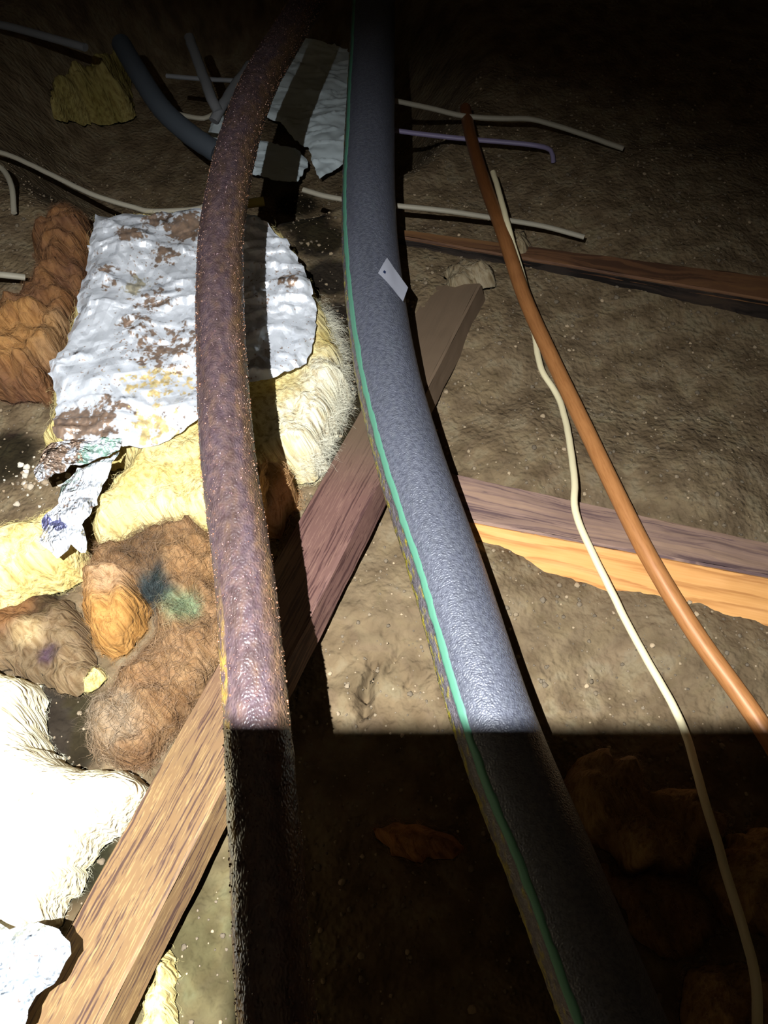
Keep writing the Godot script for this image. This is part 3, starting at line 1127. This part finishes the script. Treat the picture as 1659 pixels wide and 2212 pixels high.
	wool("insulation_clump", "shadowed brown wool in the bottom right corner", [1495, 2130, 1520, 2095, 1570, 2080, 1650, 2090, 1740, 2120, 1740, 2280, 1600, 2300, 1510, 2220], 0.05, 0.05, 0.03, [dim, dun], 1500, 0.014, 0.7, 0.006)
	wool("insulation_clump", "shadowed reddish wool between the two big pipes near the bottom", [815, 1785, 870, 1765, 930, 1775, 1000, 1815, 970, 1850, 890, 1845, 830, 1830], 0.04, 0.03, 0.03, [rust, orange], 300, 0.012, 0.4)
	# in the gloom at the top
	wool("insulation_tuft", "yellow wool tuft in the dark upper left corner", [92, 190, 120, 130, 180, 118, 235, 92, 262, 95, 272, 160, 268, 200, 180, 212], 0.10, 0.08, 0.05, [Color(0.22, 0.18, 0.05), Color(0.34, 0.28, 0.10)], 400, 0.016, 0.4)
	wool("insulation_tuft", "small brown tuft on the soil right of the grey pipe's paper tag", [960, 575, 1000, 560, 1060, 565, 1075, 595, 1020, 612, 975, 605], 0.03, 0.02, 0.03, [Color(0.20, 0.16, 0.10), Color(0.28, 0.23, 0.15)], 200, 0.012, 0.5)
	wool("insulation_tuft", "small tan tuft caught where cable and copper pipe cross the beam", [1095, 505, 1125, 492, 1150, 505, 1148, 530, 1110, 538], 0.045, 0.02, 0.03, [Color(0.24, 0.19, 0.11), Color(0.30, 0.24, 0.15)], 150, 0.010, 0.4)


# flat facets between sharp creases: random heights on a skewed lattice, joined by plane triangles
func facet(p: Vector2, freq: float, key: int) -> float:
	var q := p * freq
	var s := (q.x + q.y) * 0.366
	var i := Vector2(floorf(q.x + s), floorf(q.y + s))
	var t := q + Vector2(s, s) - i
	var a := lattice(i, key)
	var b := lattice(i + Vector2.ONE, key)
	if t.x > t.y:
		return a + (lattice(i + Vector2(1, 0), key) - a) * (t.x - t.y) + (b - a) * t.y
	return a + (lattice(i + Vector2(0, 1), key) - a) * (t.y - t.x) + (b - a) * t.x


func lattice(i: Vector2, key: int) -> float:
	var x := sin(i.x * 127.1 + i.y * 311.7 + key * 74.7) * 43758.5453
	return x - floorf(x)


# crumpled foil facing; stains: [px, py, radius, strength]
func foil(called: String, label: String, px: Array, h: float, stains: Array, size: int, sharp := true, crumple := 1.0, mat_key := "", base_tint := Color(0.88, 0.90, 0.93)) -> MeshInstance3D:
	var poly := outline(plan(px, h), 0.006, 0.006, 45.0, sharp)
	var spots := []
	for s in stains:
		var at := ground_px(s[0], s[1], h)
		spots.append([Vector2(at.x, at.z), s[2], s[3], s[4] if s.size() > 4 else Color(0.165, 0.095, 0.05)])
	var height := func(p: Vector2, d: float) -> float:
		var k := 0.010 * nz("f1", 9.0, p.x, p.y) + 0.012 * facet(Vector2(p.x * 0.7, p.y), 19.0, 5) + 0.0018 * facet(p, 60.0, 6)
		k += 0.006 * maxf(0.0, 1.0 - 9.0 * absf(nz("fold", 1.0, p.x * 4.0, p.y * 16.0)))
		return h + k * crumple - 0.006 * smoothstep(0.012, 0.0, d)
	var tint := func(p: Vector2, _d: float) -> Color:
		return Color(1, 1, 1)
	var a := pad(poly, 0.0048, height, 0.0006, tint)
	var lo := poly[0]
	var hi := poly[0]
	for p in poly:
		lo = lo.min(p)
		hi = hi.max(p)
	var m: StandardMaterial3D
	if mat_key:
		m = M[mat_key]
	else:
		m = M.foil.duplicate()
		m.uv1_scale = Vector3.ONE
		m.albedo_texture = paint(size, size, func(u, v):
			var p := lo + Vector2(u, v) * (hi - lo)
			var c := base_tint * (1.0 + 0.06 * nz("fa", 30.0, p.x, p.y))
			var rust := 0.0
			var tone := Color(0.20, 0.10, 0.045)
			for s in spots:
				var k := bump(p.x, p.y, s[0], s[1])
				if k > 0:
					var q: float = k * s[2] + 0.75 * nz("fr", 55.0, p.x, p.y) + 0.40 * nz("fr2", 160.0, p.x, p.y)
					var e := smoothstep(0.42, 0.72, q) * 0.92
					if e > rust:
						rust = e
						tone = s[3]
			rust = maxf(rust, 0.8 * smoothstep(0.36, 0.50, nz("fs", 150.0, p.x, p.y) * 0.8 + 0.25 * nz("fs2", 14.0, p.x, p.y)))
			c = c.lerp(tone.lerp(tone * 2.2, clampf(0.5 + nz("ft", 90.0, p.x, p.y), 0, 1)), rust)
			return Color(c.r, c.g, c.b).clamp().linear_to_srgb())
	var o := put(called, a, m)
	tag(o, label, "foil" if not mat_key else "sheet", "" if called == "foil_sheet" else ("torn foil scraps" if not mat_key else "white sheets in the hollow"))
	return o


func foil_sheets() -> void:
	var brown := Color(0.20, 0.10, 0.045)
	var ochre := Color(0.55, 0.40, 0.15)
	var green := Color(0.25, 0.38, 0.30)
	foil("foil_sheet", "large crumpled silver foil sheet with brown rust stains on the yellow batt", [207, 462, 330, 461, 440, 460, 552, 471, 600, 508, 640, 556, 666, 608, 682, 660, 681, 735, 662, 780, 606, 814, 545, 832, 470, 838, 432, 902, 380, 940, 330, 958, 270, 962, 200, 972, 150, 960, 112, 940, 122, 870, 104, 782, 142, 742, 160, 690, 178, 610, 192, 530],
		0.082, [[285, 520, 0.04, 1.0], [345, 480, 0.045, 0.95], [400, 500, 0.05, 1.25], [355, 560, 0.04, 0.8], [300, 620, 0.035, 0.9, Color(0.30, 0.26, 0.17)], [250, 600, 0.05, 0.6], [340, 650, 0.06, 0.65], [360, 760, 0.09, 0.72], [340, 830, 0.08, 0.6, ochre], [620, 620, 0.04, 0.6], [150, 925, 0.055, 1.2], [205, 930, 0.05, 0.95], [240, 900, 0.05, 0.7], [300, 700, 0.05, 0.55], [330, 930, 0.05, 0.8, ochre]], 512)
	foil("foil_scrap", "torn foil strip hanging over the batt edge, narrowing downwards below the large sheet", [262, 978, 228, 1030, 208, 1085, 180, 1130, 184, 1192, 150, 1182, 118, 1203, 78, 1160, 92, 1118, 122, 1088, 132, 1050, 165, 1012, 205, 996],
		0.084, [[110, 985, 0.04, 0.9], [60, 1010, 0.04, 0.9], [230, 970, 0.035, 0.8, green], [190, 980, 0.03, 0.8, green], [140, 1050, 0.03, 0.6, Color(0.3, 0.4, 0.33)], [90, 1130, 0.02, 1.0, Color(0.05, 0.05, 0.16)], [125, 1140, 0.02, 0.9, Color(0.03, 0.03, 0.10)]], 320)
	foil("foil_scrap", "narrow rust stained foil strip crumpled along the lower edge of the large sheet", [70, 1012, 105, 962, 180, 952, 268, 946, 262, 972, 205, 990, 150, 1010, 112, 1032, 80, 1040],
		0.088, [[110, 985, 0.05, 1.1], [150, 975, 0.04, 0.8], [235, 965, 0.035, 0.9, green], [190, 985, 0.03, 0.8, green]], 256)
	foil("foil_scrap", "rounded bluish white foil flap in the lower left corner", [-60, 2010, 20, 1998, 80, 1998, 125, 2008, 148, 2035, 150, 2060, 132, 2095, 95, 2140, 60, 2180, 20, 2240, -120, 2260],
		0.105, [], 64, false, 0.35, "", Color(0.66, 0.72, 0.78))
	foil("plastic_sheet", "larger dim white sheet beside the grey pipe, upper of the two", [655, 78, 690, 70, 738, 74, 765, 110, 765, 330, 740, 350, 690, 385, 672, 340, 664, 318, 640, 305, 600, 262, 566, 250, 545, 240, 575, 190, 610, 130],
		-0.18, [], 8, true, 1.0, "white_sheet")
	foil("plastic_sheet", "small dim white sheet just right of the iron pipe, below the larger one", [535, 298, 592, 312, 640, 322, 662, 345, 668, 350, 645, 392, 585, 388, 532, 372],
		-0.18, [], 8, true, 0.8, "white_sheet")
	foil("plastic_sheet", "small white scrap peeking out left of the iron pipe near the grey strips", [446, 292, 468, 242, 500, 236, 505, 300, 480, 318, 450, 312],
		-0.18, [], 8, true, 0.6, "white_sheet")


# ---------------------------------------------------------------- small things
func build_small() -> void:
	# paper tag on the grey pipe
	var cc := []
	var corner := [Vector2(836, 557), Vector2(882, 604), Vector2(871, 641), Vector2(817, 596)]
	var v := PackedVector3Array()
	var f := PackedInt32Array()
	var uv := PackedVector2Array()
	var n := 10
	for layer in 2:
		for i in n + 1:
			for j in n + 1:
				var q: Vector2 = corner[0].lerp(corner[1], i / float(n)).lerp(corner[3].lerp(corner[2], i / float(n)), j / float(n))
				var p := tag_point(q)
				v.append(p + Vector3(0, -0.0005 * layer, 0))
				uv.append(Vector2(i, j) / n)
	var w := n + 1
	for layer in 2:
		for i in n:
			for j in n:
				var q := layer * w * w + i * w + j
				if layer == 0:
					f.append_array([q, q + w, q + 1, q + 1, q + w, q + w + 1])
				else:
					f.append_array([q, q + 1, q + w, q + 1, q + w + 1, q + w])
	var root := thing("paper_tag", tag_point(Vector2(850, 600)), "small white paper tag stuck on the grey foam pipe", "tag")
	put("tag_sheet", {"v": v, "f": f, "uv": uv}, M.paper, root)
	# its small dark mark
	var mk := PackedVector3Array()
	for q in [Vector2(830, 588), Vector2(834, 590), Vector2(832, 596), Vector2(827, 593)]:
		mk.append(tag_point(q) + Vector3(0, 0.0004, 0))
	put("tag_mark", {"v": mk, "f": PackedInt32Array([0, 1, 2, 0, 2, 3]), "n": PackedVector3Array([Vector3.UP, Vector3.UP, Vector3.UP, Vector3.UP])}, M.ink, root)


func build_crumbs() -> void:
	var mm := MultiMesh.new()
	mm.transform_format = MultiMesh.TRANSFORM_3D
	mm.use_colors = true
	mm.mesh = pebble(2)
	mm.instance_count = 60
	var mid := gpt(70, 1040)
	for i in mm.instance_count:
		var q := Vector2(70, 1040) + Vector2(rng.randfn(0, 32), rng.randfn(0, 24))
		var p := gpt(q.x, q.y)
		var s := 0.0012 + 0.0042 * pow(rng.randf(), 2.5)
		mm.set_instance_transform(i, Transform3D(Basis.from_euler(Vector3(rng.randf() * 6, rng.randf() * 6, 0)).scaled(Vector3(s, s * 0.8, s)), p + Vector3(0, s * 0.4, 0) - mid))
		mm.set_instance_color(i, Color(0.55, 0.50, 0.40).lerp(Color(0.24, 0.17, 0.10), rng.randf()))
	var o := MultiMeshInstance3D.new()
	o.name = "plaster_crumbs"
	o.multimesh = mm
	o.material_override = M.grit
	o.position = mid
	add_child(o)
	o.set_meta("kind", "stuff")
	tag(o, "scatter of white plaster crumbs on the soil below the large foil sheet, left edge", "crumbs")


# the paper bends over the pipe and stands off it at its free end
func tag_point(q: Vector2) -> Vector3:
	var p := ground_px(q.x, q.y, 0.15)
	var best := 1e9
	var c := Vector3.ZERO
	for k in range(path_b.size()):
		var d := Vector2(path_b[k].x - p.x, path_b[k].z - p.z).length()
		if d < best:
			best = d
			c = path_b[k]
	var off := p.x - c.x
	var r := 0.0455
	var h := c.y + sqrt(maxf(r * r - off * off, 0.0)) if off < 0.028 else c.y + sqrt(r * r - 0.028 * 0.028) - (off - 0.028) * 0.55
	return Vector3(p.x, h, p.z)


# ---------------------------------------------------------------- what lights the place, behind the camera
func build_torch(aim: Vector3) -> void:
	var d := aim.normalized()
	var root := thing("torch", LAMP - d * 0.01, "black pocket torch hanging behind the camera", "torch")
	# barrel with a recessed lamp: a lathe about d
	var x := d.cross(Vector3.UP).normalized()
	var y := x.cross(d)
	var prof := [[0.0047, 0.0075], [0.0047, 0.0046], [0.0012, 0.0046], [-0.0014, 0.0044], [-0.0016, 0.0], [-0.0016, 0.0], [-0.13, 0.0], [-0.13, 0.010], [-0.02, 0.011], [0.0, 0.013], [0.0047, 0.013], [0.0047, 0.0075]]
	var v := PackedVector3Array()
	var f := PackedInt32Array()
	var sides := 40
	for q in prof:
		for k in sides + 1:
			var a := TAU * k / sides
			v.append(LAMP + d * q[0] + (x * cos(a) + y * sin(a)) * q[1])
	for i in prof.size() - 1:
		for k in sides:
			var q := i * (sides + 1) + k
			f.append_array([q, q + 1, q + sides + 1, q + 1, q + sides + 2, q + sides + 1])
	put("barrel", {"v": v, "f": f}, M.black_plastic, root)
	var lf := PackedVector3Array()
	for k in [[-1, -1], [1, -1], [1, 1], [-1, 1]]:
		lf.append(LAMP - d * 0.0008 + (x * k[0] + y * k[1]) * 0.003)
	put("lamp_face", {"v": lf, "f": PackedInt32Array([0, 1, 2, 0, 2, 3]), "n": PackedVector3Array([d, d, d, d])}, M.lamp_face, root)
	var cord := PackedVector3Array([LAMP - d * 0.12, LAMP - d * 0.14, Vector3(LAMP.x - d.x * 0.14, 1.54, LAMP.z - d.z * 0.14)])
	put("hanging_cord", tube(spline(cord, 0.02), 8, func(_s, _a): return 0.0015), M.black_plastic, root)
	# the telephone whose straight edge shades the foreground
	var b := Basis(Vector3.RIGHT, UPV, -FWD)
	var at := EYE + b * Vector3(-0.0585, -0.0308, 0.0095)
	var ph := thing("smartphone", at, "black smartphone held out behind the camera", "phone")
	put("case", box(at, Vector3(0.175, 0.087, 0.008), b), M.black_plastic, ph)
	put("screen", box(at + b * Vector3(0, 0, 0.0044), Vector3(0.165, 0.078, 0.001), b), M.black_glass, ph)
	put("holder_arm", tube(PackedVector3Array([at + b * Vector3(-0.05, 0, 0.006), at + b * Vector3(-0.05, 0.0, 0.03), Vector3(at.x - 0.05, 1.54, at.z + 0.12)]), 10, func(_s, _a): return 0.004), M.black_plastic, ph)
